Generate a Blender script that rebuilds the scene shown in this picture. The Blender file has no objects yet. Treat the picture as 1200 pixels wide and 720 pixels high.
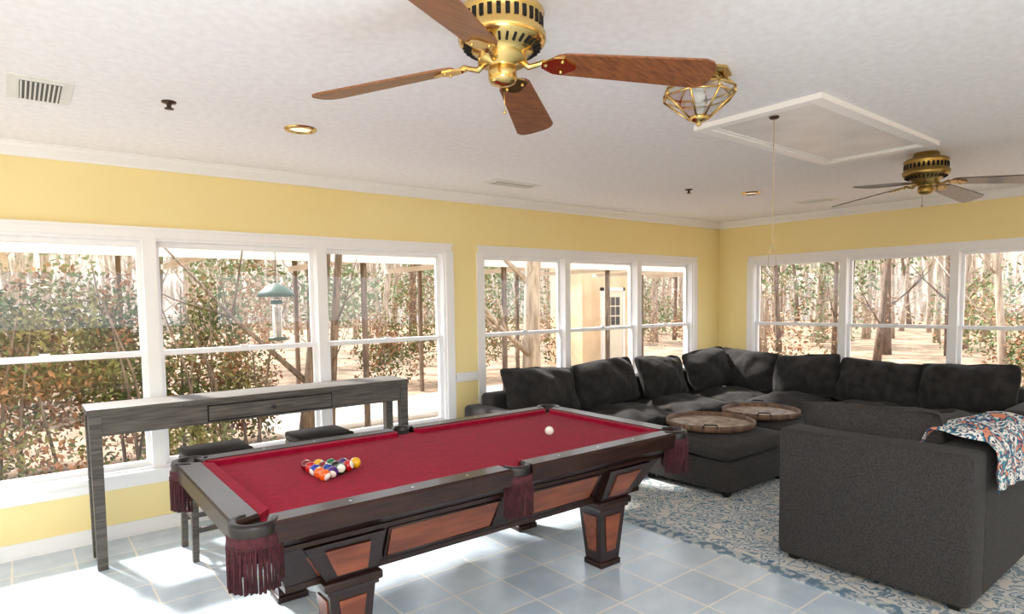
import bpy, bmesh, math, random
import numpy as np
from mathutils import Vector, Matrix, noise as mnoise
random.seed(7)
rng=np.random.default_rng(7)
scn=bpy.context.scene
COL=scn.collection
H=2.67; YA=5.09; XB=7.78

# ------------------------------------------------------------------ materials
def srgb(r,g,b):
    def c(v):
        v/=255.0
        return v/12.92 if v<=0.04045 else ((v+0.055)/1.055)**2.4
    return (c(r),c(g),c(b),1)
def mat(name,col,rough=.5,metal=0,col2=None,nscale=8,ndetail=4,ramp=(.35,.65),stretch=None,bump=0,bscale=40,bdist=.01,coat=0,sheen=0,spec=None):
    m=bpy.data.materials.new(name);m.use_nodes=True
    nt=m.node_tree;b=nt.nodes['Principled BSDF']
    b.inputs['Base Color'].default_value=col
    b.inputs['Roughness'].default_value=rough
    b.inputs['Metallic'].default_value=metal
    if coat: b.inputs['Coat Weight'].default_value=coat; b.inputs['Coat Roughness'].default_value=.08
    if sheen: b.inputs['Sheen Weight'].default_value=sheen
    if spec is not None: b.inputs['Specular IOR Level'].default_value=spec
    tc=nt.nodes.new('ShaderNodeTexCoord');mp=nt.nodes.new('ShaderNodeMapping')
    nt.links.new(tc.outputs['Object'],mp.inputs['Vector'])
    if stretch: mp.inputs['Scale'].default_value=stretch
    if col2 is not None:
        n=nt.nodes.new('ShaderNodeTexNoise');n.inputs['Scale'].default_value=nscale;n.inputs['Detail'].default_value=ndetail
        nt.links.new(mp.outputs['Vector'],n.inputs['Vector'])
        r=nt.nodes.new('ShaderNodeValToRGB')
        r.color_ramp.elements[0].position=ramp[0];r.color_ramp.elements[1].position=ramp[1]
        r.color_ramp.elements[0].color=col;r.color_ramp.elements[1].color=col2
        nt.links.new(n.outputs['Fac'],r.inputs['Fac']);nt.links.new(r.outputs['Color'],b.inputs['Base Color'])
    if bump:
        n2=nt.nodes.new('ShaderNodeTexNoise');n2.inputs['Scale'].default_value=bscale;n2.inputs['Detail'].default_value=3
        nt.links.new(mp.outputs['Vector'],n2.inputs['Vector'])
        bp=nt.nodes.new('ShaderNodeBump');bp.inputs['Strength'].default_value=bump;bp.inputs['Distance'].default_value=bdist
        nt.links.new(n2.outputs['Fac'],bp.inputs['Height']);nt.links.new(bp.outputs['Normal'],b.inputs['Normal'])
    return m
M={}
M['wall']=mat('wall_yellow_paint',srgb(250,232,170),.6,col2=srgb(248,228,162),nscale=1.5,bump=.05,bscale=150)
M['ceil']=mat('ceiling_texture_paint',srgb(241,239,240),.85,col2=srgb(234,231,232),nscale=24,ndetail=6,bump=.12,bscale=22,bdist=.006)
M['trim']=mat('trim_white_paint',srgb(246,245,245),.35)
M['frame']=mat('window_white_vinyl',srgb(244,244,246),.35)
M['sofa']=mat('charcoal_fabric',srgb(50,48,48),.95,col2=srgb(66,63,62),nscale=90,ndetail=6,bump=.35,bscale=260,bdist=.004,sheen=.06,spec=.15)
M['sofa2']=mat('charcoal_fabric_dark',srgb(40,38,38),.95,col2=srgb(54,52,51),nscale=12,ndetail=8,bump=.4,bscale=14,bdist=.02,sheen=.05,spec=.15)
M['foot']=mat('black_foot',srgb(20,18,18),.5)
M['felt']=mat('crimson_felt',srgb(154,12,48),.95,col2=srgb(138,9,41),nscale=25,bump=.1,bscale=400,bdist=.002,sheen=.05,spec=.1)
M['rail']=mat('mahogany_rail',srgb(54,31,25),.32,col2=srgb(32,19,16),nscale=5,stretch=(1,9,9),coat=.1,spec=.35)
M['dark']=mat('dark_wood',srgb(44,23,19),.3,col2=srgb(26,14,13),nscale=6,stretch=(1,8,8),coat=.3)
M['panel']=mat('cherry_panel',srgb(144,76,44),.3,col2=srgb(106,50,29),nscale=4,ndetail=6,stretch=(1,6,6),coat=.4)
M['iron']=mat('pocket_leather',srgb(26,20,20),.35)
M['fringe']=mat('maroon_fringe',srgb(80,26,36),.85,col2=srgb(50,14,22),nscale=60)
M['black']=mat('pocket_black',srgb(6,6,6),.9)
M['bar']=mat('grey_washed_wood',srgb(98,92,86),.5,col2=srgb(68,64,60),nscale=5,ndetail=8,stretch=(1,14,14),bump=.1,bscale=20,spec=.3)
M['seat']=mat('dark_seat_leather',srgb(32,28,29),.5,spec=.3)
M['brass']=mat('polished_brass',srgb(216,184,116),.2,metal=1)
M['brassd']=mat('antique_brass',srgb(160,134,78),.3,metal=1)
M['blade']=mat('oak_blade',srgb(148,92,54),.45,col2=srgb(96,54,30),nscale=5,ndetail=9,stretch=(1.2,22,22),ramp=(.3,.7),coat=.15)
M['blade2']=mat('dark_oak_blade',srgb(84,82,78),.35,col2=srgb(56,54,50),nscale=6,ndetail=8,stretch=(1.5,16,16),coat=.3)
M['tray']=mat('rustic_tray_wood',srgb(128,96,74),.6,col2=srgb(78,56,44),nscale=7,ndetail=8,stretch=(1,6,1))
M['trayin']=mat('tray_inlay',srgb(184,164,146),.5,col2=srgb(116,94,80),nscale=14,ndetail=6)
M['vent']=mat('vent_white_metal',srgb(225,224,220),.4)
M['ventd']=mat('vent_slot_dark',srgb(90,88,86),.7)
M['steel']=mat('sprinkler_bronze',srgb(70,52,44),.4,metal=.6)
M['cord']=mat('cord_offwhite',srgb(200,180,150),.8)
M['bark']=mat('tree_bark',srgb(126,106,90),.9,col2=srgb(80,66,56),nscale=6,ndetail=8,stretch=(4,4,.6),bump=.6,bscale=12,bdist=.04)
M['bark2']=mat('pale_bark_and_haze',srgb(186,170,154),.9,col2=srgb(134,116,102),nscale=5,ndetail=8,stretch=(3,3,.5))  # pale trunks, and haze painted onto the far trees
M['leaf']=mat('shrub_leaf',srgb(66,84,38),.7,col2=srgb(124,118,64),nscale=1.6,ndetail=5,ramp=(.42,.62))
M['brownleaf']=mat('brown_leaf',srgb(160,112,76),.8,col2=srgb(112,80,54),nscale=4,ndetail=4)
M['pine']=mat('pine_green',srgb(84,106,62),.8,col2=srgb(126,134,92),nscale=1,ndetail=4)
M['twig']=mat('dry_foliage',srgb(178,156,126),.8,col2=srgb(128,108,82),nscale=3,ndetail=5)
M['green']=mat('feeder_green',srgb(34,68,52),.4)
M['roof']=mat('carport_roof_metal',srgb(236,230,222),.5,col2=srgb(216,208,198),nscale=2,stretch=(8,1,1))
M['beige']=mat('stucco_beige',srgb(226,202,168),.8,col2=srgb(214,188,154),nscale=2)
M['slab']=mat('patio_concrete',srgb(198,188,178),.8,col2=srgb(178,166,155),nscale=3)
M['white']=mat('white_plastic',srgb(238,238,240),.4)
M['doorp']=mat('door_paint',srgb(236,226,206),.5)
M['dglass']=mat('dark_glass',srgb(60,66,72),.1)
M['hatchp']=mat('hatch_panel_paint',srgb(226,224,224),.3,col2=srgb(212,210,210),nscale=4)
m=bpy.data.materials.new('window_glass');m.use_nodes=True;nt=m.node_tree;nt.nodes.clear()
o=nt.nodes.new('ShaderNodeOutputMaterial');mx=nt.nodes.new('ShaderNodeMixShader');tr=nt.nodes.new('ShaderNodeBsdfTransparent');gl=nt.nodes.new('ShaderNodeBsdfGlossy')
gl.inputs['Roughness'].default_value=.02;mx.inputs[0].default_value=.06
nt.links.new(tr.outputs[0],mx.inputs[1]);nt.links.new(gl.outputs[0],mx.inputs[2]);nt.links.new(mx.outputs[0],o.inputs[0]);M['glass']=m
m=m.copy();m.name='lantern_glass';m.node_tree.nodes['Mix Shader'].inputs[0].default_value=.3;M['lglass']=m
m=bpy.data.materials.new('recessed_bulb');m.use_nodes=True;b=m.node_tree.nodes['Principled BSDF'];b.inputs['Base Color'].default_value=(.9,.85,.7,1)
b.inputs['Emission Color'].default_value=(1,.85,.6,1);b.inputs['Emission Strength'].default_value=.6;M['bulb']=m
def tile_mat():
    m=bpy.data.materials.new('floor_tile');m.use_nodes=True;nt=m.node_tree;b=nt.nodes['Principled BSDF']
    tc=nt.nodes.new('ShaderNodeTexCoord');mp=nt.nodes.new('ShaderNodeMapping');nt.links.new(tc.outputs['Object'],mp.inputs['Vector'])
    mp.inputs['Location'].default_value=(.1,.05,0)
    br=nt.nodes.new('ShaderNodeTexBrick');br.offset=0;br.squash=1
    br.inputs['Scale'].default_value=1;br.inputs['Brick Width'].default_value=.32;br.inputs['Row Height'].default_value=.32
    br.inputs['Mortar Size'].default_value=.006;br.inputs['Mortar Smooth'].default_value=.1;br.inputs['Bias'].default_value=-.1
    br.inputs['Color1'].default_value=srgb(208,219,228);br.inputs['Color2'].default_value=srgb(190,204,216);br.inputs['Mortar'].default_value=srgb(240,234,224)
    nt.links.new(mp.outputs['Vector'],br.inputs['Vector'])
    n=nt.nodes.new('ShaderNodeTexNoise');n.inputs['Scale'].default_value=7;n.inputs['Detail'].default_value=7;nt.links.new(mp.outputs['Vector'],n.inputs['Vector'])
    r=nt.nodes.new('ShaderNodeValToRGB');r.color_ramp.elements[0].position=.38;r.color_ramp.elements[1].position=.66
    r.color_ramp.elements[0].color=(.82,.86,.90,1);r.color_ramp.elements[1].color=(1,1,1,1);nt.links.new(n.outputs['Fac'],r.inputs['Fac'])
    mxx=nt.nodes.new('ShaderNodeMix');mxx.data_type='RGBA';mxx.blend_type='MULTIPLY';mxx.inputs[0].default_value=.8
    nt.links.new(br.outputs['Color'],mxx.inputs[6]);nt.links.new(r.outputs['Color'],mxx.inputs[7]);nt.links.new(mxx.outputs[2],b.inputs['Base Color'])
    b.inputs['Roughness'].default_value=.22
    bp=nt.nodes.new('ShaderNodeBump');bp.inputs['Strength'].default_value=.4;bp.inputs['Distance'].default_value=.004;bp.invert=True
    nt.links.new(br.outputs['Fac'],bp.inputs['Height']);nt.links.new(bp.outputs['Normal'],b.inputs['Normal'])
    return m
M['tile']=tile_mat()
def pattern_mat(name,cols,scale,rough=.95,dist=.6):
    m=bpy.data.materials.new(name);m.use_nodes=True;nt=m.node_tree;b=nt.nodes['Principled BSDF']
    tc=nt.nodes.new('ShaderNodeTexCoord')
    n=nt.nodes.new('ShaderNodeTexNoise');n.inputs['Scale'].default_value=scale*.6;n.inputs['Detail'].default_value=3;nt.links.new(tc.outputs['Object'],n.inputs['Vector'])
    ad=nt.nodes.new('ShaderNodeVectorMath');ad.operation='MULTIPLY_ADD';ad.inputs[1].default_value=(dist/scale*3,)*3
    nt.links.new(n.outputs['Color'],ad.inputs[0]);nt.links.new(tc.outputs['Object'],ad.inputs[2])
    v=nt.nodes.new('ShaderNodeTexVoronoi');v.inputs['Scale'].default_value=scale;nt.links.new(ad.outputs[0],v.inputs['Vector'])
    r=nt.nodes.new('ShaderNodeValToRGB');r.color_ramp.interpolation='CONSTANT'
    el=r.color_ramp.elements
    while len(el)<len(cols): el.new(.5)
    for i,(p,c) in enumerate(cols): el[i].position=p;el[i].color=c
    w=nt.nodes.new('ShaderNodeMath');w.operation='MULTIPLY_ADD';w.inputs[1].default_value=.9
    s=nt.nodes.new('ShaderNodeSeparateColor');nt.links.new(v.outputs['Color'],s.inputs[0])
    m2=nt.nodes.new('ShaderNodeMath');m2.operation='MULTIPLY';m2.inputs[1].default_value=.35;nt.links.new(s.outputs[0],m2.inputs[0])
    nt.links.new(v.outputs['Distance'],w.inputs[0]);nt.links.new(m2.outputs[0],w.inputs[2])
    nt.links.new(w.outputs[0],r.inputs['Fac']);nt.links.new(r.outputs['Color'],b.inputs['Base Color']);b.inputs['Roughness'].default_value=rough
    return m
M['rug']=pattern_mat('rug_floral',[(0,srgb(78,108,134)),(.22,srgb(190,196,198)),(.40,srgb(100,126,144)),(.50,srgb(204,204,200)),(.66,srgb(132,150,160)),(.8,srgb(208,204,196))],9,dist=1.0)
M['rugb']=mat('rug_border',srgb(104,128,146),.95,col2=srgb(186,192,192),nscale=18,ramp=(.45,.55))
M['blanket']=pattern_mat('paisley_blanket',[(0,srgb(196,92,58)),(.16,srgb(230,224,216)),(.34,srgb(38,58,96)),(.46,srgb(230,224,218)),(.62,srgb(70,142,156)),(.74,srgb(40,60,104)),(.86,srgb(216,140,110))],20,dist=.8)
M['ground']=mat('leaf_litter',srgb(170,142,118),.95,col2=srgb(116,98,78),nscale=1.6,ndetail=10,ramp=(.38,.62),bump=.8,bscale=14,bdist=.05)
M['backdrop']=mat('distant_woods',srgb(222,214,204),.95,col2=srgb(150,136,118),nscale=1.6,ndetail=10,stretch=(2.2,2.2,.35),ramp=(.42,.62))  # paleness of the far woods is haze painted into the colour

# ------------------------------------------------------------------ mesh builder
class MB:
    def __init__(s): s.v=[];s.f=[];s.mi=[];s.mats=[];s.sm=[]
    def m(s,name):
        if name not in s.mats: s.mats.append(name)
        return s.mats.index(name)
    def add(s,vs,fs,mt,T=None,smooth=False):
        k=len(s.v);i=s.m(mt)
        for p in vs:
            p=Vector(p)
            if T is not None: p=T@p
            s.v.append(tuple(p))
        for f in fs: s.f.append([k+a for a in f]);s.mi.append(i);s.sm.append(smooth)
    def box(s,a,b,mt,T=None,bev=0):
        a,b=[min(x,y) for x,y in zip(a,b)],[max(x,y) for x,y in zip(a,b)]
        if bev>0:
            bm=bmesh.new();bmesh.ops.create_cube(bm,size=1)
            for v in bm.verts: v.co=Vector([(a[i]+b[i])/2+v.co[i]*(b[i]-a[i]) for i in range(3)])
            bmesh.ops.bevel(bm,geom=bm.edges[:],offset=min(bev,.49*min(b[i]-a[i] for i in range(3))),segments=3,affect='EDGES',profile=.5)
            bm.verts.index_update()
            s.add([v.co[:] for v in bm.verts],[[v.index for v in f.verts] for f in bm.faces],mt,T,True);bm.free();return
        x0,y0,z0=a;x1,y1,z1=b
        s.add([(x0,y0,z0),(x1,y0,z0),(x1,y1,z0),(x0,y1,z0),(x0,y0,z1),(x1,y0,z1),(x1,y1,z1),(x0,y1,z1)],
              [(0,3,2,1),(4,5,6,7),(0,1,5,4),(1,2,6,5),(2,3,7,6),(3,0,4,7)],mt,T)
    def frustum(s,c,z0,z1,w0,w1,mt,T=None,off=(0,0)):
        x,y=c;ox,oy=off;vs=[]
        for z,w,dx,dy in ((z0,w0,0,0),(z1,w1,ox,oy)):
            for i,j in ((-1,-1),(1,-1),(1,1),(-1,1)): vs.append((x+dx+i*w[0]/2,y+dy+j*w[1]/2,z))
        s.add(vs,[(0,3,2,1),(4,5,6,7),(0,1,5,4),(1,2,6,5),(2,3,7,6),(3,0,4,7)],mt,T)
    def prism(s,poly,z0,z1,mt,T=None):
        n=len(poly);vs=[(p[0],p[1],z0) for p in poly]+[(p[0],p[1],z1) for p in poly]
        fs=[list(range(n))[::-1],list(range(n,2*n))]+[(i,(i+1)%n,n+(i+1)%n,n+i) for i in range(n)]
        s.add(vs,fs,mt,T)
    def lathe(s,prof,c,mt,n=32,T=None,smooth=True,a0=0,a1=2*math.pi):
        full=abs(a1-a0-2*math.pi)<1e-6;k=n if full else n+1;vs=[];fs=[]
        for (r,z) in prof:
            for i in range(k):
                a=a0+(a1-a0)*i/n;vs.append((c[0]+r*math.cos(a),c[1]+r*math.sin(a),c[2]+z))
        for j in range(len(prof)-1):
            for i in range(n):
                i2=(i+1)%k
                fs.append((j*k+i,j*k+i2,(j+1)*k+i2,(j+1)*k+i))
        s.add(vs,fs,mt,T,smooth)
    def tube(s,pts,rad,mt,n=8,T=None):
        vs=[];fs=[];P=[Vector(p) for p in pts]
        if not hasattr(rad,'__len__'): rad=[rad]*len(P)
        for i,p in enumerate(P):
            d=(P[min(i+1,len(P)-1)]-P[max(i-1,0)]).normalized()
            u=d.cross(Vector((0,0,1)));
            if u.length<1e-3: u=Vector((1,0,0))
            u.normalize();w=d.cross(u)
            for k in range(n):
                a=2*math.pi*k/n;vs.append(tuple(p+(u*math.cos(a)+w*math.sin(a))*rad[i]))
        for i in range(len(P)-1):
            for k in range(n): fs.append((i*n+k,i*n+(k+1)%n,(i+1)*n+(k+1)%n,(i+1)*n+k))
        fs.append(list(range(n))[::-1]);fs.append([(len(P)-1)*n+k for k in range(n)])
        s.add(vs,fs,mt,T,True)
    def sphere(s,c,r,mt,seg=16,T=None):
        prof=[(max(r*math.sin(math.pi*i/(seg//2)),1e-5),-r*math.cos(math.pi*i/(seg//2))) for i in range(seg//2+1)]
        s.lathe(prof,c,mt,seg,T)
    def obj(s,name,parent=None,loc=None,rot=None):
        me=bpy.data.meshes.new(name);me.from_pydata(s.v,[],s.f)
        for n in s.mats: me.materials.append(M[n])
        me.polygons.foreach_set('material_index',s.mi);me.polygons.foreach_set('use_smooth',s.sm)
        me.update()
        bm=bmesh.new();bm.from_mesh(me);bmesh.ops.recalc_face_normals(bm,faces=bm.faces);bm.to_mesh(me);bm.free()
        o=bpy.data.objects.new(name,me);COL.objects.link(o)
        if loc: o.location=loc
        if rot: o.rotation_euler=rot
        if parent: o.parent=parent
        return o
def empty(name,loc=(0,0,0),rz=0):
    e=bpy.data.objects.new(name,None);COL.objects.link(e);e.location=loc;e.rotation_euler=(0,0,rz);e.empty_display_size=.1;return e

def pillow(sx,sy,sz,seed=0,wr=.012,nx=18,ny=14,nz=4,edge=2.6,minth=.25):
    """puffy cushion centred at origin, thickness along z"""
    vs={};fs=[];V=[]
    def pt(u,v,w):
        k=(round(u,5),round(v,5),round(w,5))
        if k in vs: return vs[k]
        au,av=abs(u),abs(v)
        th=max(minth,((1-au**edge*.92)*(1-av**edge*.92))**.6)
        x=u*sx/2*(1-.05*av**4 -.03*(1-av**2));y=v*sy/2*(1-.05*au**4-.03*(1-au**2))
        z=w*sz/2*th
        rr=1-.06*(abs(w)**2)*max(au,av)**6
        x*=rr;y*=rr
        nn=mnoise.noise_vector(Vector((x*5+seed*7.1,y*5,w*1.3+seed)))
        n2=mnoise.noise_vector(Vector((x*14+seed*3.1,y*9,w+seed)))
        p=Vector((x,y,z))+Vector((nn.x*wr*.6,nn.y*wr*.6,nn.z*wr*1.6+n2.z*wr*.7))
        V.append(p);vs[k]=len(V)-1;return vs[k]
    def face(fn,na,nb):
        for i in range(na):
            for j in range(nb):
                a0,a1=-1+2*i/na,-1+2*(i+1)/na;b0,b1=-1+2*j/nb,-1+2*(j+1)/nb
                fs.append((pt(*fn(a0,b0)),pt(*fn(a1,b0)),pt(*fn(a1,b1)),pt(*fn(a0,b1))))
    face(lambda a,b:(a,b,1),nx,ny);face(lambda a,b:(a,b,-1),nx,ny)
    face(lambda a,b:(a,1,b),nx,nz);face(lambda a,b:(a,-1,b),nx,nz)
    face(lambda a,b:(1,a,b),ny,nz);face(lambda a,b:(-1,a,b),ny,nz)
    return V,fs
def add_pillow(name,parent,size,loc,rot,mt='sofa2',seed=0,**k):
    V,F=pillow(*size,seed=seed,**k);b=MB();b.add(V,F,mt,None,True)
    o=b.obj(name,parent,loc,rot)
    sd=o.modifiers.new('sub','SUBSURF');sd.levels=1;sd.render_levels=1
    return o

# ------------------------------------------------------------------ room shell
X0,Y0=-2.6,-2.4
def simple(name,boxes,mt):
    b=MB()
    for a,c in boxes: b.box(a,c,mt)
    return b.obj(name)
simple('floor',[((X0-.15,Y0-.15,-.12),(XB+.15,YA+.15,0))],'tile')
simple('ceiling',[((X0-.15,Y0-.15,H),(XB+.15,YA+.15,H+.12))],'ceil')
WZ0,WZ1=.45,2.11
g1=(-1.78,3.27);g2=(3.65,7.20)
TH=.15
def wallA(y0,y1):
    return [((X0,y0,0),(XB,y1,WZ0)),((X0,y0,WZ1),(XB,y1,H)),((X0,y0,WZ0),(g1[0],y1,WZ1)),((g1[1],y0,WZ0),(g2[0],y1,WZ1)),((g2[1],y0,WZ0),(XB,y1,WZ1))]
simple('wall_left',wallA(YA,YA+TH),'wall')
gb=(-.02,4.60)
simple('wall_far',[((XB,Y0,0),(XB+TH,YA,WZ0)),((XB,Y0,WZ1),(XB+TH,YA,H)),((XB,Y0,WZ0),(XB+TH,gb[0],WZ1)),((XB,gb[1],WZ0),(XB+TH,YA,WZ1))],'wall')
simple('wall_right',[((X0,Y0-TH,0),(XB,Y0,.7)),((X0,Y0-TH,2.2),(XB,Y0,H)),((X0,Y0-TH,.7),(-1,Y0,2.2)),((6.5,Y0-TH,.7),(XB,Y0,2.2)),((2.5,Y0-TH,.7),(3.0,Y0,2.2))],'wall')
simple('wall_back',[((X0-TH,Y0,0),(X0,YA,.5)),((X0-TH,Y0,2.2),(X0,YA,H)),((X0-TH,Y0,.5),(X0,-1.8,2.2)),((X0-TH,4.4,.5),(X0,YA,2.2))],'wall')
def crown(name,p0,p1,nrm):
    b=MB()
    prof=[(0,H-.085),(.012,H-.085),(.016,H-.07),(.03,H-.055),(.055,H-.03),(.062,H-.014),(.075,H-.01),(.075,H),(0,H)]
    vs=[];
    for q in (p0,p1):
        for (o,z) in prof: vs.append((q[0]+nrm[0]*o,q[1]+nrm[1]*o,z))
    n=len(prof)
    b.add(vs,[(i,(i+1)%n,n+(i+1)%n,n+i) for i in range(n)]+[list(range(n)),list(range(n,2*n))],'trim')
    return b.obj(name)
crown('trim_1',(X0,YA),(XB,YA),(0,-1));crown('trim_2',(XB,Y0),(XB,YA),(-1,0))
crown('trim_3',(X0,Y0),(XB,Y0),(0,1));crown('trim_4',(X0,Y0),(X0,YA),(1,0))
simple('baseboard_left',[((X0,YA-.015,0),(XB,YA,.10)),((X0,YA-.022,0),(XB,YA,.02))],'trim')
simple('baseboard_far',[((XB-.015,Y0,0),(XB,YA-.03,.10))],'trim')
simple('baseboard_right',[((X0,Y0,0),(XB-.03,Y0+.015,.10))],'trim')
simple('baseboard_back',[((X0,Y0+.03,0),(X0+.015,YA-.03,.10))],'trim')
cr=[(g1[1]+.06,g2[0]-.06),(g2[1]+.06,XB)]
simple('trim_5',[((a,YA-.022,.86),(b_,YA,.90)) for a,b_ in cr]+[((a,YA-.012,.84),(b_,YA,.93)) for a,b_ in cr],'trim')

wn=[0]
def window(a,b,T):
    wn[0]+=1;e=empty('window_%d'%wn[0])
    f=MB();s=.035
    zb,zt=.455,2.105;zm=1.28
    f.box((a-.03,0,zb),(a,.14,zt),'frame',T);f.box((b,0,zb),(b+.03,.14,zt),'frame',T)
    f.box((a,0,zt-.02),(b,.14,zt),'frame',T);f.box((a,0,zb-.01),(b,.15,zb+.015),'frame',T)
    for (z0,z1,y0,y1) in ((zm-.02,zt-.02,.075,.105),(zb+.015,zm+.02,.04,.07)):
        f.box((a,y0,z0),(a+s,y1,z1),'frame',T);f.box((b-s,y0,z0),(b,y1,z1),'frame',T)
        f.box((a+s,y0,z0),(b-s,y1,z0+.04),'frame',T);f.box((a+s,y0,z1-.035),(b-s,y1,z1),'frame',T)
    f.box(((a+b)/2-.03,.03,zm+.02),((a+b)/2+.03,.05,zm+.035),'frame',T)
    f.obj('sash_frame',e)
    g=MB()
    g.add([(a+s,.09,zm+.02),(b-s,.09,zm+.02),(b-s,.09,zt-.055),(a+s,.09,zt-.055)],[(0,1,2,3)],'glass',T)
    g.add([(a+s,.055,zb+.055),(b-s,.055,zb+.055),(b-s,.055,zm-.015),(a+s,.055,zm-.015)],[(0,1,2,3)],'glass',T)
    g.obj('glass_pane',e)
TA=Matrix.Translation((0,YA,0))
TB=Matrix(((0,1,0,XB),(-1,0,0,0),(0,0,1,0),(0,0,0,1)))
A_units=[(-1.70,-.60),(-.455,.725),(.80,1.98),(2.055,3.215)]
A2_units=[(3.69,4.80),(4.87,6.02),(6.09,7.15)]
B_units=[(-4.555,-3.435),(-3.365,-2.30),(-2.235,-1.17),(-1.10,-.04)]
for u in A_units+A2_units: window(u[0],u[1],TA)
for u in B_units: window(u[0],u[1],TB)
def casing(name,a,b,units,T):
    c=MB();w=.085
    c.box((a-.03,-.02,WZ1-.005),(b+.03,0,WZ1+w-.02),'trim',T,0);c.box((a-.04,-.03,WZ1+w-.035),(b+.04,0,WZ1+w-.015),'trim',T)
    c.box((a-.05,-.02,WZ0-.0),(a+.035,0,WZ1),'trim',T);c.box((b-.035,-.02,WZ0-.0),(b+.05,0,WZ1),'trim',T)
    c.box((a-.07,-.05,WZ0-.03),(b+.07,.0,WZ0+.005),'trim',T);c.box((a-.05,-.018,WZ0-.10),(b+.05,0,WZ0-.03),'trim',T)
    for i in range(len(units)-1):
        c.box((units[i][1]-.005,-.015,WZ0),(units[i+1][0]+.005,.14,WZ1),'trim',T)
    c.box((a,0,WZ0),(units[0][0]-.03,.14,WZ1),'trim',T);c.box((units[-1][1]+.03,0,WZ0),(b,.14,WZ1),'trim',T)
    return c.obj(name)
casing('trim_6',g1[0],g1[1],A_units,TA);casing('trim_7',g2[0],g2[1],A2_units,TA);casing('trim_8',-gb[1],-gb[0],B_units,TB)

# ------------------------------------------------------------------ ceiling items
def hatch():
    b=MB();x0,x1,y0,y1=3.28,4.97,1.56,2.33;w=.07;HT=H-.0005
    for a,c in (((x0,y0,H-.03),(x1,y0+w,HT)),((x0,y1-w,H-.03),(x1,y1,HT)),((x0,y0+w,H-.03),(x0+w,y1-w,HT)),((x1-w,y0+w,H-.03),(x1,y1-w,HT))): b.box(a,c,'trim')
    for a,c in (((x0+w,y0+w,H-.02),(x1-w,y0+w+.02,HT)),((x0+w,y1-w-.02,H-.02),(x1-w,y1-w,HT)),((x0+w,y0+w,H-.02),(x0+w+.02,y1-w,HT)),((x1-w-.02,y0+w,H-.02),(x1-w,y1-w,HT))): b.box(a,c,'frame')
    b.box((x0+w+.02,y0+w+.02,H-.012),(x1-w-.02,y1-w-.02,HT),'hatchp')
    b.obj('attic_hatch')
hatch()
b=MB();x,y=3.40,1.88
b.lathe([(.001,-.012),(.022,-.012),(.028,-.004),(.028,0)],(x,y,H-.03),'steel')
b.tube([(x,y,H-.04),(x,y,1.93)],.0025,'cord',6)
b.tube([(x,y,1.93),(x-.02,y+.01,1.87),(x-.025,y+.012,1.80),(x,y,1.775),(x+.025,y-.012,1.80),(x+.02,y-.01,1.87),(x,y,1.93)],.0025,'cord',6)
b.obj('pull_cord')
def vent(x0,y0,x1,y1,slots_along_x=True,n=9):
    b=MB();z=H
    b.box((x0,y0,z-.008),(x1,y1,z-.0005),'vent');b.box((x0+.035,y0+.035,z-.014),(x1-.035,y1-.035,z-.008),'vent')
    ax0,ay0,ax1,ay1=x0+.045,y0+.045,x1-.045,y1-.045
    b.box((ax0,ay0,z-.0155),(ax1,ay1,z-.014),'ventd')
    L=(ay1-ay0) if slots_along_x else (ax1-ax0)
    for i in range(n):
        t=(i+.5)/n*L
        if slots_along_x: b.box((ax0,ay0+t-.3*L/n,z-.02),(ax1,ay0+t+.1*L/n,z-.0155),'vent')
        else: b.box((ax0+t-.3*L/n,ay0,z-.02),(ax0+t+.1*L/n,ay1,z-.0155),'vent')
    return b.obj('air_vent')
vent(.02,3.6,.27,4.0,False,9)
vent(3.27,4.31,3.78,4.50,True,5)
vent(6.76,3.11,6.97,3.50,False,5)
def can(x,y):
    b=MB();b.lathe([(.062,0.0),(.07,-.012),(.088,-.010),(.094,0)],(x,y,H-.0005),'brass',36)
    b.lathe([(.062,-.003),(.001,-.003)],(x,y,H),'bulb',24)
    b.obj('recessed_light')
can(1.39,3.76);can(5.80,3.44)
def sprk(x,y):
    b=MB();b.lathe([(.035,0),(.035,-.006),(.012,-.010),(.010,-.03),(.022,-.034),(.022,-.038),(.001,-.038)],(x,y,H-.0005),'steel',20);b.obj('sprinkler_head')
sprk(.67,3.65);sprk(5.11,3.68)

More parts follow.
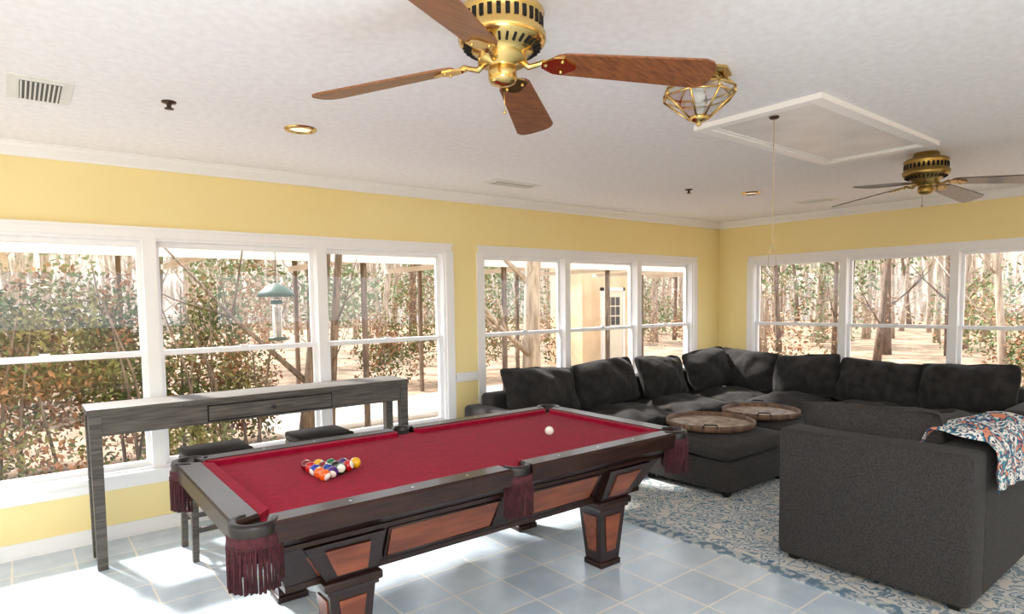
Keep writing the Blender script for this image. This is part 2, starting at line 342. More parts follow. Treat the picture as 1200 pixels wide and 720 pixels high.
def fan(cx,cy,R,angs,bm_,metal,zb=2.43,droop=0,rs=.155):
    e=empty('ceiling_fan',(cx,cy,0))
    b=MB()
    b.lathe([(.075,H),(.082,H-.01),(.085,H-.03),(.130,H-.045),(.144,H-.055),(.147,H-.065),(.140,H-.075),(.142,H-.125),(.152,H-.135),(.152,H-.155),(.142,H-.17),(.105,H-.190),(.085,zb+.035),(.085,zb+.012),(.045,zb+.005),(.045,zb-.005),(.05,zb-.012),(.05,zb-.04),(.042,zb-.055),(.02,zb-.063),(.001,zb-.065)],(0,0,0),metal,40)
    for i in range(30):
        a=2*math.pi*i/30;T=Matrix.Rotation(a,4,'Z')
        b.box((.138,-.0075,H-.118),(.1430,.0075,H-.082),'black',T)
        b.tube([(.109,0,H-.190),(.135,0,H-.1755)],.0045,'black',5,T)
    b.obj('motor_housing',e)
    for k,ad in enumerate(angs):
        T=Matrix.Rotation(math.radians(ad),4,'Z')
        T2=T@Matrix.Translation((rs,0,zb+.012))@Matrix.Rotation(droop,4,'Y')@Matrix.Rotation(math.radians(-12),4,'X')
        br=MB()
        br.tube([(.06,0,zb+.025),(.09,0,zb+.0),(.12,0,zb+.008),(.14,.0,zb+.016),(rs,0,zb+.004)],[.012,.011,.009,.01,.012],metal,8,T)
        br.prism([(-.02,-.014),(.02,-.045),(.055,-.05),(.075,-.03),(.10,-.012),(.10,.012),(.075,.03),(.055,.05),(.02,.045),(-.02,.014)],-.010,-.003,metal,T2)
        for yy in (-.03,.03): br.sphere((.05,yy,-.011),.006,metal,8,T2)
        br.obj('blade_iron_%d'%(k+1),e)
        bl=MB();L=R-rs
        w0,w1=.060,.084
        prof=[(.02,.035),(.035,.05),(.06,w0)]+[(.06+(L-.11)*t,w0+(w1-w0)*t) for t in (.25,.5,.75,1)]+[(L-.02,w1-.012),(L-.006,w1-.032),(L,w1-.055)]
        poly=[(x,-y) for x,y in prof]+[(x,y) for x,y in prof[::-1]]
        bl.prism(poly,-.003,.004,bm_,T2)
        bl.obj('blade_%d'%(k+1),e)
    c=MB();c.tube([(.03,.03,zb-.05),(.03,.03,zb-.13)],.0015,metal,5);c.sphere((.03,.03,zb-.14),.007,metal,8);c.obj('pull_chain',e)
    return e
fan(1.36,1.745,.735,(-37,40,125,213),'blade','brass',droop=math.radians(4))
fan(5.30,1.745,.70,(-88,-10,83,165),'blade2','brassd',droop=math.radians(7))

def lantern(cx,cy):
    e=empty('ceiling_lantern',(cx,cy,0));b=MB();g=MB();n=8
    def ring(r,z): return [(r*math.cos(2*math.pi*(i+.5)/n),r*math.sin(2*math.pi*(i+.5)/n),z) for i in range(n)]
    b.lathe([(.001,H-.001),(.15,H-.001),(.15,H-.012),(.12,H-.02)],(0,0,0),'brass',8,smooth=False)
    R=[(.105,H-.02),(.165,H-.075),(.165,H-.105),(.05,H-.20)]
    rr=[ring(*x) for x in R]
    for j,q in enumerate(rr):
        for i in range(n):
            b.tube([q[i],q[(i+1)%n]],.005,'brass',6)
            if j<3: b.tube([q[i],rr[j+1][i]],.005,'brass',6)
            if j<3: g.add([q[i],q[(i+1)%n],rr[j+1][(i+1)%n],rr[j+1][i]],[(0,1,2,3)],'lglass')
    b.lathe([(.05,H-.198),(.055,H-.203),(.03,H-.215),(.012,H-.222),(.014,H-.232),(.001,H-.24)],(0,0,0),'brass',8)
    b.tube([(0,0,H-.01),(0,0,H-.07)],.015,'white',10);b.sphere((0,0,H-.10),.03,'white',14)
    b.obj('brass_frame',e);g.obj('glass_panels',e)
lantern(2.56,1.79)

# ------------------------------------------------------------------ pool table
def pool_table():
    e=empty('pool_table',(1.94,3.025,0),math.radians(-.77))
    L,W=2.67,1.33;l,w=L/2,W/2
    zt=.80;rw=.115;cw=.05
    r=MB()
    pc=.115
    ps=.065
    def rail(poly_top):
        r.prism(poly_top,zt-.085,zt-.012,'rail')
        c=Vector((sum(p[0] for p in poly_top)/len(poly_top),sum(p[1] for p in poly_top)/len(poly_top)))
        top=[]
        for p in poly_top:
            q=Vector(p);d=q-c
            top.append((q.x-math.copysign(min(abs(d.x)*.1,.008),d.x),q.y-math.copysign(min(abs(d.y)*.2,.010),d.y)))
        n=len(poly_top)
        vs=[(p[0],p[1],zt-.012) for p in poly_top]+[(p[0],p[1],zt) for p in top]
        r.add(vs,[(i,(i+1)%n,n+(i+1)%n,n+i) for i in range(n)]+[list(range(n,2*n))],'rail')
    for sy in (-1,1):
        for sx in (-1,1):
            rail([(sx*ps,sy*(w-rw)),(sx*(l-pc-.02),sy*(w-rw)),(sx*(l-pc+.02),sy*w),(sx*ps,sy*w)])
    for sx in (-1,1):
        rail([(sx*(l-rw),-(w-pc-.02)),(sx*l,-(w-pc+.02)),(sx*l,(w-pc+.02)),(sx*(l-rw),(w-pc-.02))])
    for sy in (-1,1):
        for i in (1,2,3,5,6,7):
            x=-l+rw+cw+(L-2*rw-2*cw)*i/8;r.lathe([(.001,.0005),(.006,.0005)],(x,sy*(w-rw/2),zt),'white',10)
    for sx in (-1,1):
        for sy in (-1,1):
            cx,cy=sx*(l-.075),sy*(w-.075)
            a=math.atan2(sy,sx)
            r.lathe([(.062,-.075),(.062,.0),(.070,.006),(.088,.004),(.094,-.01),(.094,-.045)],(cx,cy,zt),'iron',20,a0=a-math.radians(125),a1=a+math.radians(125))
    for sy in (-1,1):
        a=math.atan2(sy,0);cx,cy=0,sy*(w-.06)
        r.lathe([(.050,-.075),(.050,0),(.056,.005),(.072,.004),(.076,-.01),(.076,-.045)],(cx,cy,zt),'iron',18,a0=a-math.radians(100),a1=a+math.radians(100))
    r.obj('wood_rails',e)
    f=MB()
    f.box((-l+.10,-w+.10,zt-.055),(l-.10,w-.10,zt-.03),'felt')
    zc0,zc1=zt-.03,zt-.004
    def cush(p):
        n=4;vs=[(q[0],q[1],zc0-.0) for q in p]+[(q[0],q[1],zc1) for q in p]
        f.add(vs,[(0,1,2,3),(4,5,6,7)]+[(i,(i+1)%n,n+(i+1)%n,n+i) for i in range(n)],'felt')
    for sy in (-1,1):
        for sx in (-1,1):
            cush([(sx*(ps-.005),sy*(w-rw+.002)),(sx*(l-pc-.02),sy*(w-rw+.002)),(sx*(l-pc-.075),sy*(w-rw-cw)),(sx*(ps+.02),sy*(w-rw-cw))])
    for sx in (-1,1):
        cush([(sx*(l-rw+.002),-(w-pc-.02)),(sx*(l-rw+.002),(w-pc-.02)),(sx*(l-rw-cw),(w-pc-.075)),(sx*(l-rw-cw),-(w-pc-.075))])
    f.obj('felt_bed',e)
    k=MB()
    for sx in (-1,1):
        for sy in (-1,1): k.lathe([(.001,zt-.027),(.063,zt-.027),(.063,zt-.15),(.001,zt-.15)],(sx*(l-.075),sy*(w-.075),0),'black',20)
    for sy in (-1,1): k.lathe([(.001,zt-.027),(.052,zt-.027),(.05,zt-.15),(.001,zt-.15)],(0,sy*(w-.06),0),'black',20)
    k.obj('pocket_holes',e)
    g=MB()
    def fringe(cx,cy,r0,a,span,length):
        g.lathe([(r0,-.04),(r0+.008,-.046),(r0+.010,-.085),(r0,-.09)],(cx,cy,zt),'fringe',18,a0=a-span,a1=a+span)
        n=int(r0*2*span/.0085)
        for i in range(n+1):
            t=a-span+2*span*i/n
            rr=r0+.004+random.uniform(-.003,.004)
            x,y=cx+rr*math.cos(t),cy+rr*math.sin(t)
            j=random.uniform(-.004,.004)
            g.tube([(x,y,zt-.075),(x+j,y+j,zt-.075-length*.5),(x+j*.5,y-j,zt-.08-length*random.uniform(.95,1.03))],[.005,.0045,.006],'fringe',5)
            if i%2==0: g.sphere((x,y,zt-.093),.0065,'fringe',6)
    for sx in (-1,1):
        for sy in (-1,1):
            fringe(sx*(l-.075),sy*(w-.075),.092,math.atan2(sy,sx),math.radians(122),.17)
    for sy in (-1,1): fringe(0,sy*(w-.055),.076,math.atan2(sy,0),math.radians(88),.17)
    g.obj('pocket_fringe',e)
    c=MB()
    c.frustum((0,0),zt-.15,zt-.085,(L-.22,W-.20),(L-.08,W-.08),'dark')
    c.frustum((0,0),.43,zt-.15,(L-.46,W-.44),(L-.24,W-.22),'dark')
    c.box((-l+.09,-w+.09,zt-.165),(l-.09,w-.09,zt-.145),'rail')
    c.box((-l+.225,-w+.215,.41),(l-.225,w-.215,.435),'rail')
    def side_panel(x0,x1,sy,zlo=.46,zhi=.615,mt='panel'):
        def yy(z): t=(z-.43)/(.65-.43);return sy*((W-.44)/2+t*.11)
        vs=[]
        for off in (-.002,.010):
            for (x,z) in ((x0+.012,zlo),(x1-.012,zlo),(x1,zhi),(x0,zhi)): vs.append((x,yy(z)+sy*off,z))
        c.add(vs,[(0,1,2,3),(4,5,6,7),(0,1,5,4),(1,2,6,5),(2,3,7,6),(3,0,4,7)],mt)
        for (a,b_) in (((x0-.012,zhi),(x1+.012,zhi)),((x0,zlo),(x1,zlo)),((x0-.006,zlo),(x0-.012,zhi)),((x1+.006,zlo),(x1+.012,zhi))):
            c.tube([(a[0],yy(a[1])+sy*.008,a[1]),(b_[0],yy(b_[1])+sy*.008,b_[1])],.007,'rail',6)
    def end_panel(y0,y1,sx,zlo=.46,zhi=.615):
        def xx(z): t=(z-.43)/(.65-.43);return sx*((L-.46)/2+t*.11)
        vs=[]
        for off in (-.002,.010):
            for (y,z) in ((y0+.012,zlo),(y1-.012,zlo),(y1,zhi),(y0,zhi)): vs.append((xx(z)+sx*off,y,z))
        c.add(vs,[(0,1,2,3),(4,5,6,7),(0,1,5,4),(1,2,6,5),(2,3,7,6),(3,0,4,7)],'panel')
        for (a,b_) in (((y0-.012,zhi),(y1+.012,zhi)),((y0,zlo),(y1,zlo))):
            c.tube([(xx(a[1])+sx*.008,a[0],a[1]),(xx(b_[1])+sx*.008,b_[0],b_[1])],.007,'rail',6)
    for sy in (-1,1): side_panel(-.66,-.06,sy);side_panel(.06,.66,sy)
    for sx in (-1,1): end_panel(-.22,.22,sx)
    c.obj('cabinet',e)
    g_=MB()
    for sx in (-1,1):
        for sy in (-1,1):
            X,Y=sx*.83,sy*.40
            g_.frustum((X,Y),.42,.63,(.23,.20),(.36,.26),'dark',None,(sx*.06,sy*.06))
            for (ax) in (0,1):
                def P(u,z,off):
                    t=(z-.42)/.21;wx=.23+t*.13;wy=.20+t*.06;cx=X+sx*.06*t;cy=Y+sy*.06*t
                    if ax==0: return (cx+u*wx/2,cy+sy*(wy/2+off),z)
                    return (cx+sx*(wx/2+off),cy+u*wy/2,z)
                vs=[P(u,z,o) for o in (-.002,.008) for (u,z) in ((-.55,.455),(.55,.455),(.6,.595),(-.6,.595))]
                g_.add(vs,[(0,1,2,3),(4,5,6,7),(0,1,5,4),(1,2,6,5),(2,3,7,6),(3,0,4,7)],'panel')
            g_.box((X-.135,Y-.12,.385),(X+.135,Y+.12,.425),'rail',None,.008)
            g_.box((X-.12,Y-.105,.365),(X+.12,Y+.105,.387),'dark')
            g_.frustum((X,Y),.03,.367,(.15,.13),(.215,.185),'dark')
            for ax in (0,1):
                for sg in (-1,1):
                    def P(u,z,off):
                        t=(z-.03)/.337;wx=.15+t*.065;wy=.13+t*.055
                        if ax==0: return (X+u*wx/2,Y+sg*(wy/2+off),z)
                        return (X+sg*(wx/2+off),Y+u*wy/2,z)
                    vs=[P(u,z,o) for o in (-.002,.006) for (u,z) in ((-.45,.10),(.45,.10),(.62,.325),(-.62,.325))]
                    g_.add(vs,[(0,1,2,3),(4,5,6,7),(0,1,5,4),(1,2,6,5),(2,3,7,6),(3,0,4,7)],'panel')
            g_.box((X-.085,Y-.075,0),(X+.085,Y+.075,.035),'rail',None,.006)
    g_.obj('legs',e)
    return e
pool_table()
BR=.0286;BZ=.77+BR+.0005
bc=[(236,180,20),(20,50,150),(190,20,20),(70,30,110),(235,95,20),(10,100,60),(120,20,30),(15,15,15),(236,180,20),(20,50,150),(190,20,20),(70,30,110),(235,95,20),(10,100,60),(120,20,30)]
for i,c in enumerate(bc): M['ball%d'%i]=mat('ball_colour_%d'%(i+1),srgb(*c),.08,coat=.5)
M['ballw']=mat('ball_white',srgb(244,240,228),.08,coat=.5)
b=MB();order=[0,10,3,13,7,5,11,1,14,8,12,4,9,2,6];i=0
for row in range(5):
    for k in range(row+1):
        x=1.335-row*BR*1.85;y=3.0+(k-row/2)*BR*2.1;c=order[i];i+=1
        T=Matrix.Translation((x,y,BZ))@Matrix.Rotation(random.uniform(0,6),4,'Z')@Matrix.Rotation(random.uniform(0,.6),4,'X')
        if c<8:
            b.sphere((0,0,0),BR,'ball%d'%c,24,T)
            b.lathe([(.001,BR+.0002),(.010,BR-.0016)],(0,0,0),'ballw',12,T)
        else:
            T=T@Matrix.Rotation(math.radians(70),4,'Y')
            pr=[(max(BR*math.sin(math.pi*j/12),1e-5),-BR*math.cos(math.pi*j/12)) for j in range(13)]
            b.lathe(pr[:4],(0,0,0),'ballw',24,T);b.lathe(pr[3:10],(0,0,0),'ball%d'%c,24,T);b.lathe(pr[9:],(0,0,0),'ballw',24,T)
b.obj('billiard_balls')
b=MB();b.sphere((0,0,0),BR,'ballw',28);b.obj('cue_ball',None,(2.61,2.92,BZ))

# ------------------------------------------------------------------ bar table + stools
def bar():
    e=empty('console_table')
    x0,x1,y0,y1=.30,2.49,4.50,4.84
    b=MB();b.box((x0,y0,.965),(x1,y1,1.0),'bar',None,.004);b.obj('top',e)
    b=MB();b.box((x0+.02,y0+.015,.83),(x1-.02,y0+.035,.965),'bar');b.box((x0+.02,y1-.035,.83),(x1-.02,y1-.015,.965),'bar')
    b.box((x0+.02,y0+.035,.83),(x0+.04,y1-.035,.965),'bar');b.box((x1-.04,y0+.035,.83),(x1-.02,y1-.035,.965),'bar')
    b.obj('apron',e)
    b=MB();b.box((.98,y0+.004,.85),(1.83,y0+.02,.945),'bar',None,.004);b.sphere((1.40,y0-.008,.9),.014,'iron',12)
    for (xa,xb_,za,zb_) in ((.972,.98,.842,.953),(1.83,1.838,.842,.953),(.972,1.838,.842,.85),(.972,1.838,.945,.953)): b.box((xa,y0+.013,za),(xb_,y0+.0155,zb_),'black')
    b.obj('drawer',e)
    for i,(x,y) in enumerate(((x0+.01,y0+.005),(x1-.075,y0+.005),(x0+.01,y1-.07),(x1-.075,y1-.07))):
        b=MB();b.frustum((x+.0325,y+.0325),0,.965,(.055,.055),(.065,.065),'bar');b.obj('leg_%d'%(i+1),e)
bar()
def stool(cx,cy):
    e=empty('bar_stool',(cx,cy,0))
    b=MB();b.box((-.2,-.18,.62),(.2,.18,.68),'seat',None,.02);b.box((-.195,-.175,.585),(.195,.175,.622),'bar');b.obj('seat',e)
    i=0
    for sx in (-1,1):
        for sy in (-1,1):
            i+=1;b=MB();b.frustum((sx*.185,sy*.165),0,.6,(.036,.036),(.042,.042),'bar',None,(-sx*.015,-sy*.015));b.obj('leg_%d'%i,e)
    b=MB()
    for sy in (-1,1): b.box((-.18,sy*.16-.012,.18),(.18,sy*.16+.012,.21),'bar')
    for sx in (-1,1): b.box((sx*.178-.012,-.16,.26),(sx*.178+.012,.16,.29),'bar')
    b.obj('stretchers',e)
stool(1.0,4.45);stool(1.72,4.48)

# ------------------------------------------------------------------ sofas
def sectional():
    e=empty('sectional_sofa')
    yb=4.93;xb=7.55
    ax=[3.50,4.45,5.40,6.40]
    by=[3.98,3.17,2.36,1.55]
    fr=MB()
    for i in range(3): fr.box((ax[i]+.004,yb-.98,.06),(ax[i+1]-.004,yb-.05,.30),'sofa',None,.03)
    fr.box((ax[3]+.004,yb-.95,.06),(xb-.03,yb-.03,.30),'sofa',None,.03)
    for i in range(3): fr.box((xb-.98,by[i+1]+.004,.06),(xb-.05,by[i]-.004,.30),'sofa',None,.03)
    for i in range(3): fr.box((ax[i]+.004,yb-.2,.06),(ax[i+1]-.004,yb,.74),'sofa',None,.045)
    fr.box((ax[3]+.004,yb-.2,.06),(xb,yb,.74),'sofa',None,.045)
    fr.box((xb-.2,by[0]-.0,.06),(xb,yb-.01,.74),'sofa',None,.045)
    for i in range(3): fr.box((xb-.2,by[i+1]+.004,.06),(xb,by[i]-.004,.74),'sofa',None,.045)
    fr.box((ax[0]-.2,yb-.98,.06),(ax[0]+.0,yb,.64),'sofa',None,.045)
    fr.box((xb-.98,by[3]-.2,.06),(xb,by[3],.64),'sofa',None,.045)
    fr.obj('frame',e)
    ft=MB()
    for x in (ax[0]-.12,ax[1],ax[2],ax[3]):
        for y in (yb-.9,yb-.12): ft.frustum((x,y),0,.065,(.05,.05),(.07,.07),'foot')
    for y in (by[0],by[1],by[2],by[3]-.1):
        for x in (xb-.9,xb-.12): ft.frustum((x,y),0,.065,(.05,.05),(.07,.07),'foot')
    ft.obj('feet',e)
    k=0
    for i in range(3):
        k+=1;w=ax[i+1]-ax[i]
        add_pillow('seat_cushion_%d'%k,e,(w+.0,.88,.28),((ax[i]+ax[i+1])/2,yb-.57,.385),(0,0,0),seed=k,wr=.02,edge=2.6,minth=.35)
    k+=1;add_pillow('seat_cushion_%d'%k,e,(.92,.90,.27),((ax[3]+xb)/2-.1,yb-.56,.385),(0,0,0),seed=k,wr=.02,edge=2.6,minth=.35)
    for i in range(3):
        k+=1;w=by[i]-by[i+1]
        add_pillow('seat_cushion_%d'%k,e,(.88,w+.0,.28),(xb-.57,(by[i]+by[i+1])/2,.385),(0,0,0),seed=k,wr=.02,edge=2.6,minth=.35)
    k=0
    for cx,w,dz,rz,ry in ((ax[0]+.50,.98,.04,.05,.07),(ax[1]+.46,.90,.05,-.04,-.05),(ax[2]+.46,.88,.03,.06,.06),(6.78,.80,.05,-.10,-.08)):
        k+=1;add_pillow('back_pillow_%d'%k,e,(w,.50,.32),(cx,yb-.35,.70+dz),(math.radians(68),ry,rz),seed=20+k,wr=.032,edge=2.0,minth=.14)
    for cy,w,dz,rz,ry in ((4.32,.78,.01,.10,.06),(3.56,.82,.0,-.07,-.07),(2.76,.86,-.02,.05,.05),(1.98,.88,.0,-.06,-.05)):
        k+=1;add_pillow('back_pillow_%d'%k,e,(w,.52,.32),(xb-.35,cy,.71+dz),(math.radians(68),ry,math.radians(-90)+rz),seed=20+k,wr=.032,edge=2.0,minth=.14)
sectional()

def fg_sofa():
    e=empty('sofa');fr=MB()
    x0,y0,y1=3.62,.95,1.95
    fr.box((x0,y0,.05),(x0+.24,y1,.83),'sofa',None,.035)
    fr.box((x0+.20,y0,.05),(x0+1.05,y0+.22,.83),'sofa',None,.035)
    fr.box((x0+.2,y0+.2,.05),(x0+1.03,y1-.005,.29),'sofa',None,.03)
    fr.obj('frame',e)
    ft=MB()
    for x in (x0+.08,x0+.95):
        for y in (y0+.08,y1-.08): ft.frustum((x,y),.0148,.055,(.05,.05),(.07,.07),'foot')
    ft.obj('feet',e)
    add_pillow('seat_cushion',e,(.82,.78,.24),(x0+.62,(y0+.2+y1)/2,.39),(0,0,0),mt='sofa',seed=51,wr=.014,edge=3.5,minth=.5)
    add_pillow('back_pillow_1',e,(.80,.52,.28),(x0+.33,1.55,.74),(math.radians(74),.03,math.radians(90)),mt='sofa',seed=52,wr=.028,edge=2.1,minth=.16)
    add_pillow('back_pillow_2',e,(.60,.46,.24),(x0+.60,y0+.33,.71),(math.radians(76),0,math.radians(180)),mt='sofa',seed=53,wr=.02)
fg_sofa()
def blanket():
    x0,x1=3.80,4.62;yS,yT=.93,1.19;zt=.85
    prof=[(yS-.012,.62),(yS-.016,.70),(yS-.014,.78),(yS-.004,.845),(yS+.03,zt+.020),(yS+.12,zt+.03),(yS+.22,zt+.03),(yT+.02,zt+.01),(yT+.05,.80),(yT+.06,.72)]
    V=[];F=[];nx=36
    pr=[]
    for i in range(len(prof)-1):
        for t in (0,.33,.66): pr.append((prof[i][0]*(1-t)+prof[i+1][0]*t,prof[i][1]*(1-t)+prof[i+1][1]*t))
    pr.append(prof[-1]);m=len(pr)
    for i in range(nx+1):
        x=x0+(x1-x0)*i/nx
        for j,(y,z) in enumerate(pr):
            s=mnoise.noise(Vector((x*7,j*.18,0)))*.02+abs(math.sin(x*22+j*.1))*.022
            sidew=1 if y<yS+.01 else 0
            xx=x+(.05*mnoise.noise(Vector((j*.3,i*.05,3))))
            V.append((xx,y-(s if sidew else 0)-.002,z+(0 if sidew else abs(s)*1.8)+ (0.06*mnoise.noise(Vector((x*3,0,7))) if j<4 else 0)))
    for i in range(nx):
        for j in range(m-1): F.append((i*m+j,(i+1)*m+j,(i+1)*m+j+1,i*m+j+1))
    b=MB();b.add(V,F,'blanket',None,True);o=b.obj('throw_blanket')
    s=o.modifiers.new('s','SOLIDIFY');s.thickness=.008;s.offset=1
    o.modifiers.new('sub','SUBSURF').levels=1
blanket()
def ottoman(x0,x1,y0,y1):
    e=empty('ottoman',((x0+x1)/2,(y0+y1)/2,0));hx,hy=(x1-x0)/2,(y1-y0)/2
    b=MB();b.box((-hx+.01,-hy+.01,.06),(hx-.01,hy-.01,.30),'sofa',None,.03)
    for i in (-1,1):
        for j in (-1,1): b.frustum((i*(hx-.08),j*(hy-.08)),.0148,.065,(.045,.045),(.06,.06),'foot')
    b.obj('base',e)
    add_pillow('cushion',e,(2*hx+.02,2*hy+.02,.20),(0,0,.375),(0,0,0),mt='sofa',seed=70+int(x0),wr=.008,edge=5,minth=.6)
ottoman(4.36,5.33,2.74,3.66);ottoman(5.355,6.25,2.76,3.68)
def tray(cx,cy,r,z=.484):
    e=empty('round_tray',(cx,cy,z));b=MB()
    b.lathe([(.001,0),(r-.01,0),(r,.01),(r+.004,.05),(r-.004,.055),(r-.022,.05),(r-.024,.02)],(0,0,0),'tray',48)
    b.lathe([(r-.024,.02),(.001,.02)],(0,0,0),'trayin',48)
    for a in (0,math.pi):
        T=Matrix.Rotation(a+.6,4,'Z')
        b.tube([(r,-.06,.045),(r+.02,-.05,.075),(r+.02,.05,.075),(r,.06,.045)],.007,'iron',8,T)
    b.obj('tray_body',e)
tray(4.86,3.26,.385);tray(5.68,3.24,.36)
b=MB();b.box((3.42,.2,0),(6.50,3.88,.012),'rugb');b.box((3.52,.3,.012),(6.40,3.78,.0145),'rug');b.obj('area_rug')

# ------------------------------------------------------------------ outdoors
b=MB();b.box((-60,YA+TH,-.55),(80,80,-.35),'ground');b.box((XB+TH,-60,-.55),(80,YA+TH,-.35),'ground')
b.box((-60,-60,-.55),(XB+TH,YA+TH,-.35),'ground')
b.obj('ground')
b=MB();b.box((3.0,9.2,-.35),(15,11.5,-.32),'slab');b.obj('patio_path')
def carport():
    e=empty('carport');b=MB()
    x0,x1,y0,y1=-2.5,15.0,8.9,12.2
    n=56;V=[];F=[]
    for i in range(n*4+1):
        x=x0+(x1-x0)*i/(n*4);dz=.02*math.sin(i*math.pi/2)
        V+= [(x,y0,2.38+dz),(x,y1,2.60+dz)]
    for i in range(n*4): F.append((2*i,2*i+2,2*i+3,2*i+1))
    b.add(V,F,'roof');b.box((x0,y0-.03,2.24),(x1,y0+.02,2.35),'roof');b.box((x0,y1-.02,2.48),(x1,y1+.03,2.58),'roof')
    for i in range(9):
        x=x0+.3+(x1-x0-.6)*i/8;b.box((x-.03,y0,2.25),(x+.03,y1,2.34),'roof')
    b.obj('roof',e);b=MB()
    for x in (-2.3,1.35,4.25,7.0,9.75,14.5):
        b.box((x-.035,y0+.1,-.35),(x+.035,y0+.17,2.3),'bark');b.box((x-.035,y1-.17,-.35),(x+.035,y1-.1,2.55),'bark')
    b.obj('posts',e)
carport()
def garage():
    e=empty('garage');b=MB()
    b.box((13.15,13.2,-.4),(15.45,14.6,2.9),'beige');b.box((12.9,12.9,2.9),(15.7,14.9,3.05),'trim')
    b.obj('walls',e);b=MB()
    b.box((14.0,13.13,-.35),(14.85,13.2,1.9),'doorp');b.box((13.92,13.1,-.35),(14.0,13.2,2.0),'trim');b.box((14.85,13.1,-.35),(14.93,13.2,2.0),'trim');b.box((13.92,13.1,1.9),(14.93,13.2,2.0),'trim')
    for i in range(3):
        for j in range(3): b.box((14.12+i*.21,13.12,.85+j*.3),(14.29+i*.21,13.14,1.11+j*.3),'dglass')
    b.obj('door',e)
garage()
def tree(b,x,y,h,r,mt,lean=0,br=6,z0=-.4):
    pts=[];rad=[];a=random.uniform(0,6.28);n=9
    for i in range(n):
        t=i/(n-1);pts.append((x+math.cos(a)*lean*t+.12*math.sin(3*t+a)*r*6,y+math.sin(a)*lean*t+.1*math.cos(4*t+a)*r*6,z0+h*t));rad.append(r*(1-.72*t)*(1.25 if i==0 else 1))
    b.tube(pts,rad,mt,8)
    for k in range(br):
        t=random.uniform(.12,.9);i=min(int(t*(n-1)),n-2);p=Vector(pts[i]);aa=random.uniform(0,6.28);L=random.uniform(.8,2.6)*(1.2-t)
        d=Vector((math.cos(aa),math.sin(aa),random.uniform(.4,1.0))).normalized();q=p+d*L*.5+Vector((0,0,.1));e_=p+d*L+Vector((0,0,.35))
        b.tube([p,q,e_],[rad[i]*.38,rad[i]*.22,rad[i]*.08],mt,5)
        for s in range(3):
            d2=(d+Vector((random.uniform(-1,1),random.uniform(-1,1),random.uniform(-.2,.8)))).normalized()
            b.tube([q,q+d2*L*.3,q+d2*L*.55+Vector((0,0,.1))],[rad[i]*.14,rad[i]*.09,rad[i]*.04],mt,4)
b=MB();tree(b,2.75,7.4,8,.12,'bark',.6,8);b.obj('tree')
b=MB();tree(b,3.05,7.55,7,.06,'bark',.9,6);b.obj('tree')
b=MB();tree(b,6.55,7.6,9,.16,'bark2',.2,5);b.obj('tree')
WOOD=empty('woodland')
b=MB()
for i in range(140):
    x=random.uniform(-14,48);y=random.uniform(15,44)
    if 10<x<18 and y<19: continue
    if x<6 and y<20: y+=12
    tree(b,x,y,random.uniform(7,13),random.uniform(.05,.19),random.choice(['bark','bark2']) if y<26 else 'bark2',random.uniform(0,1.2),6)  # far trunks all pale: haze put into their colour
for i in range(85):
    x=random.uniform(15,46);y=random.uniform(-12,18)
    if y>12 and x<19: continue
    tree(b,x,y,random.uniform(9,15),random.uniform(.05,.17),random.choice(['bark','bark2']) if x<26 else 'bark2',random.uniform(0,1.2),6)  # same painted haze on the far trunks of this side
b.obj('tree_trunks',WOOD)
def foliage(name,blobs,mts,size,parent=None,thr=.12):
    V=[];F=[];mi=[]
    for (cx,cy,cz,rx,ry,rz,n) in blobs:
        d=rng.normal(size=(n,3));d/=np.linalg.norm(d,axis=1)[:,None];d*=rng.uniform(.1,1,size=(n,1))**.45
        c=d*np.array([rx,ry,rz])+np.array([cx,cy,cz])
        c+=rng.normal(size=c.shape)*.06*min(rx,rz)
        for p in c:
            if p[2]<-.34: continue
            u=rng.normal(size=3);u/=np.linalg.norm(u);w=np.cross(u,rng.normal(size=3));w/=np.linalg.norm(w)
            s=size*rng.uniform(.6,1.4);k=len(V)
            V+= [tuple(p-u*s),tuple(p-w*s*.45),tuple(p+u*s),tuple(p+w*s*.45)];F.append((k,k+1,k+2,k+3))
            pn=mnoise.noise(Vector(p)*1.7)+.25*rng.normal()
            mi.append(0 if (pn<thr or len(mts)<2) else 1)
    me=bpy.data.meshes.new(name);me.from_pydata(V,[],F)
    for q in mts: me.materials.append(M[q])
    me.polygons.foreach_set('material_index',mi)
    o=bpy.data.objects.new(name,me);COL.objects.link(o);o.parent=parent;return o
def shrub(name_blobs,stems):
    e=empty('evergreen_shrub')
    foliage('leaves',name_blobs,['leaf','brownleaf'],.036,e,.2)
    b=MB()
    for (x,y,h) in stems:
        a=random.uniform(0,6.28);l=random.uniform(.2,.6)
        b.tube([(x,y,-.38),(x+math.cos(a)*l*.4,y+math.sin(a)*l*.2,h*.5),(x+math.cos(a)*l,y+math.sin(a)*l*.5,h)],[.022,.015,.006],'bark',5)
    b.obj('stems',e)
shrub([(-1.1,7.9,1.0,.8,.5,1.0,4200),(-.3,8.1,.9,.6,.45,1.0,3600),(.35,8.3,1.15,.6,.4,.95,3600),(.95,8.45,.9,.5,.3,1.1,3000),(-1.8,7.6,.6,.5,.5,.9,1500),(-.2,7.5,.0,.9,.4,.5,1800)],
      [(random.uniform(-2,1.4),random.uniform(7.5,8.6),random.uniform(1.2,2.3)) for i in range(24)])
shrub([(1.85,8.3,.9,.5,.3,1.0,2600),(1.45,7.6,.0,.5,.35,.55,1500),(2.3,8.45,.3,.45,.25,.6,1300)],
      [(random.uniform(1.4,2.4),random.uniform(7.8,8.5),random.uniform(1.0,2.2)) for i in range(10)])
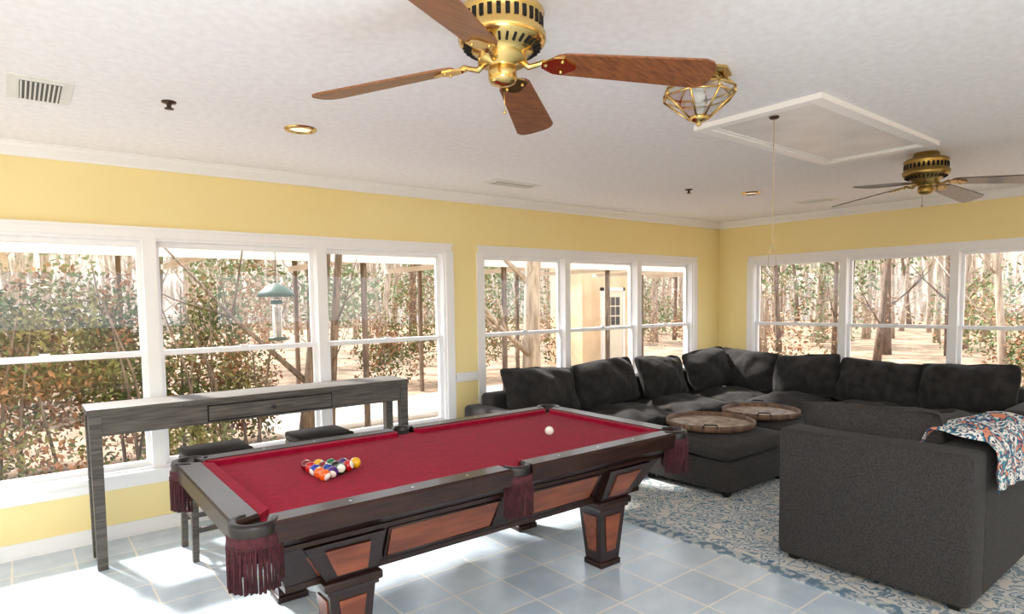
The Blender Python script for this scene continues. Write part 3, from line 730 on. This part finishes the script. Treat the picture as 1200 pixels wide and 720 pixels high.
foliage('green_undergrowth',[(random.uniform(-8,22),random.uniform(13.2,14.4),random.uniform(-.1,.9),random.uniform(.6,1.4),.5,random.uniform(.5,1.1),900) for i in range(16)]+[(random.uniform(14,18),random.uniform(-6,9),random.uniform(-.1,.7),.7,random.uniform(.7,1.4),random.uniform(.5,1.0),700) for i in range(9)],['leaf','brownleaf'],.05,WOOD,.1)
foliage('undergrowth',[(random.uniform(-8,24),random.uniform(14.8,21),random.uniform(.2,2.2),random.uniform(.8,2.2),.8,random.uniform(.6,1.8),520) for i in range(34)]+[(random.uniform(16,24),random.uniform(-8,12),random.uniform(.2,1.8),.9,random.uniform(1,2),random.uniform(.6,1.6),420) for i in range(22)],['twig','brownleaf'],.055,WOOD)
foliage('pine_foliage',[(random.uniform(-10,40),random.uniform(19,28),random.uniform(.5,5.5),random.uniform(1.2,2.8),1.2,random.uniform(1,2.4),650) for i in range(34)]+[(random.uniform(22,30),random.uniform(-8,14),random.uniform(.5,4.5),1.2,random.uniform(1.2,2.2),random.uniform(1,2.2),500) for i in range(12)],['pine'],.10,WOOD)
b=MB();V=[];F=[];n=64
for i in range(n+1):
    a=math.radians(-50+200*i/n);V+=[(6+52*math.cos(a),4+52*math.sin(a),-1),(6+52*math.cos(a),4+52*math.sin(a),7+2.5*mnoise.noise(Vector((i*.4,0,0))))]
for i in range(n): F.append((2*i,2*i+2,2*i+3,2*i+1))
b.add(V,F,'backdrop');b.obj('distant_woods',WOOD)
b=MB();fx,fy=1.81,5.62
b.lathe([(.001,1.81),(.03,1.805),(.09,1.775),(.145,1.73),(.165,1.69),(.16,1.69),(.001,1.70)],(fx,fy,0),'green',28)
b.lathe([(.04,1.69),(.045,1.66),(.045,1.33),(.06,1.32),(.06,1.29),(.03,1.27),(.001,1.265)],(fx,fy,0),'lglass',18)
b.lathe([(.046,1.66),(.05,1.655),(.05,1.63),(.046,1.625)],(fx,fy,0),'green',18)
b.lathe([(.001,1.335),(.075,1.335),(.08,1.32),(.075,1.305),(.001,1.30)],(fx,fy,0),'green',18)
b.lathe([(.001,1.56),(.036,1.56),(.036,1.335),(.001,1.335)],(fx,fy,0),'trayin',18)
b.tube([(fx,fy,1.80),(fx,fy,2.5)],.003,'iron',5)
b.tube([(fx,fy,2.5),(fx,YA+TH,2.52)],.006,'iron',6)
b.obj('bird_feeder')

# ------------------------------------------------------------------ lights / world
w=bpy.data.worlds.new('World');scn.world=w;w.use_nodes=True;bg=w.node_tree.nodes['Background'];bg.inputs[0].default_value=(.90,.95,1,1);bg.inputs[1].default_value=2.7
def aim(o,d): o.rotation_euler=Vector(d).to_track_quat('-Z','Y').to_euler()
s=bpy.data.lights.new('sun','SUN');s.energy=12;s.angle=math.radians(5);s.color=(1,.96,.90);so=bpy.data.objects.new('sun',s);COL.objects.link(so);aim(so,(.24,-.84,-.88))
def area(name,loc,d,sx,sy,e,col=(1,1,1)):
    l=bpy.data.lights.new(name,'AREA');l.shape='RECTANGLE';l.size=sx;l.size_y=sy;l.energy=e;l.color=col;o=bpy.data.objects.new(name,l);COL.objects.link(o);o.location=loc;aim(o,d);return o
area('added_bounce_fill',(-.3,-.5,1.4),(-.12,-.14,1),1.0,1.0,190,(.97,.98,1))  # added fill light behind the camera, bounced off the ceiling

# ------------------------------------------------------------------ camera
f,yaw,pitch,roll,cyp,h=730.8,51.56,3.708,-0.787,400.7,1.622
y=math.radians(yaw);t=math.radians(pitch);r=math.radians(roll)
Fv=Vector((math.cos(y)*math.cos(t),math.sin(y)*math.cos(t),-math.sin(t)));Rv=Vector((math.sin(y),-math.cos(y),0));Uv=Rv.cross(Fv)
R2=Rv*math.cos(r)+Uv*math.sin(r);U2=-Rv*math.sin(r)+Uv*math.cos(r)
cam=bpy.data.cameras.new('camera');cam.sensor_width=36;cam.lens=f/1200*36;cam.shift_y=(cyp-360)/1200;cam.clip_start=.05;cam.clip_end=300
co=bpy.data.objects.new('camera',cam);COL.objects.link(co)
co.matrix_world=Matrix(((R2.x,U2.x,-Fv.x,0),(R2.y,U2.y,-Fv.y,0),(R2.z,U2.z,-Fv.z,h),(0,0,0,1)))
scn.camera=co
scn.view_settings.view_transform='Standard'
scn.view_settings.exposure=.15
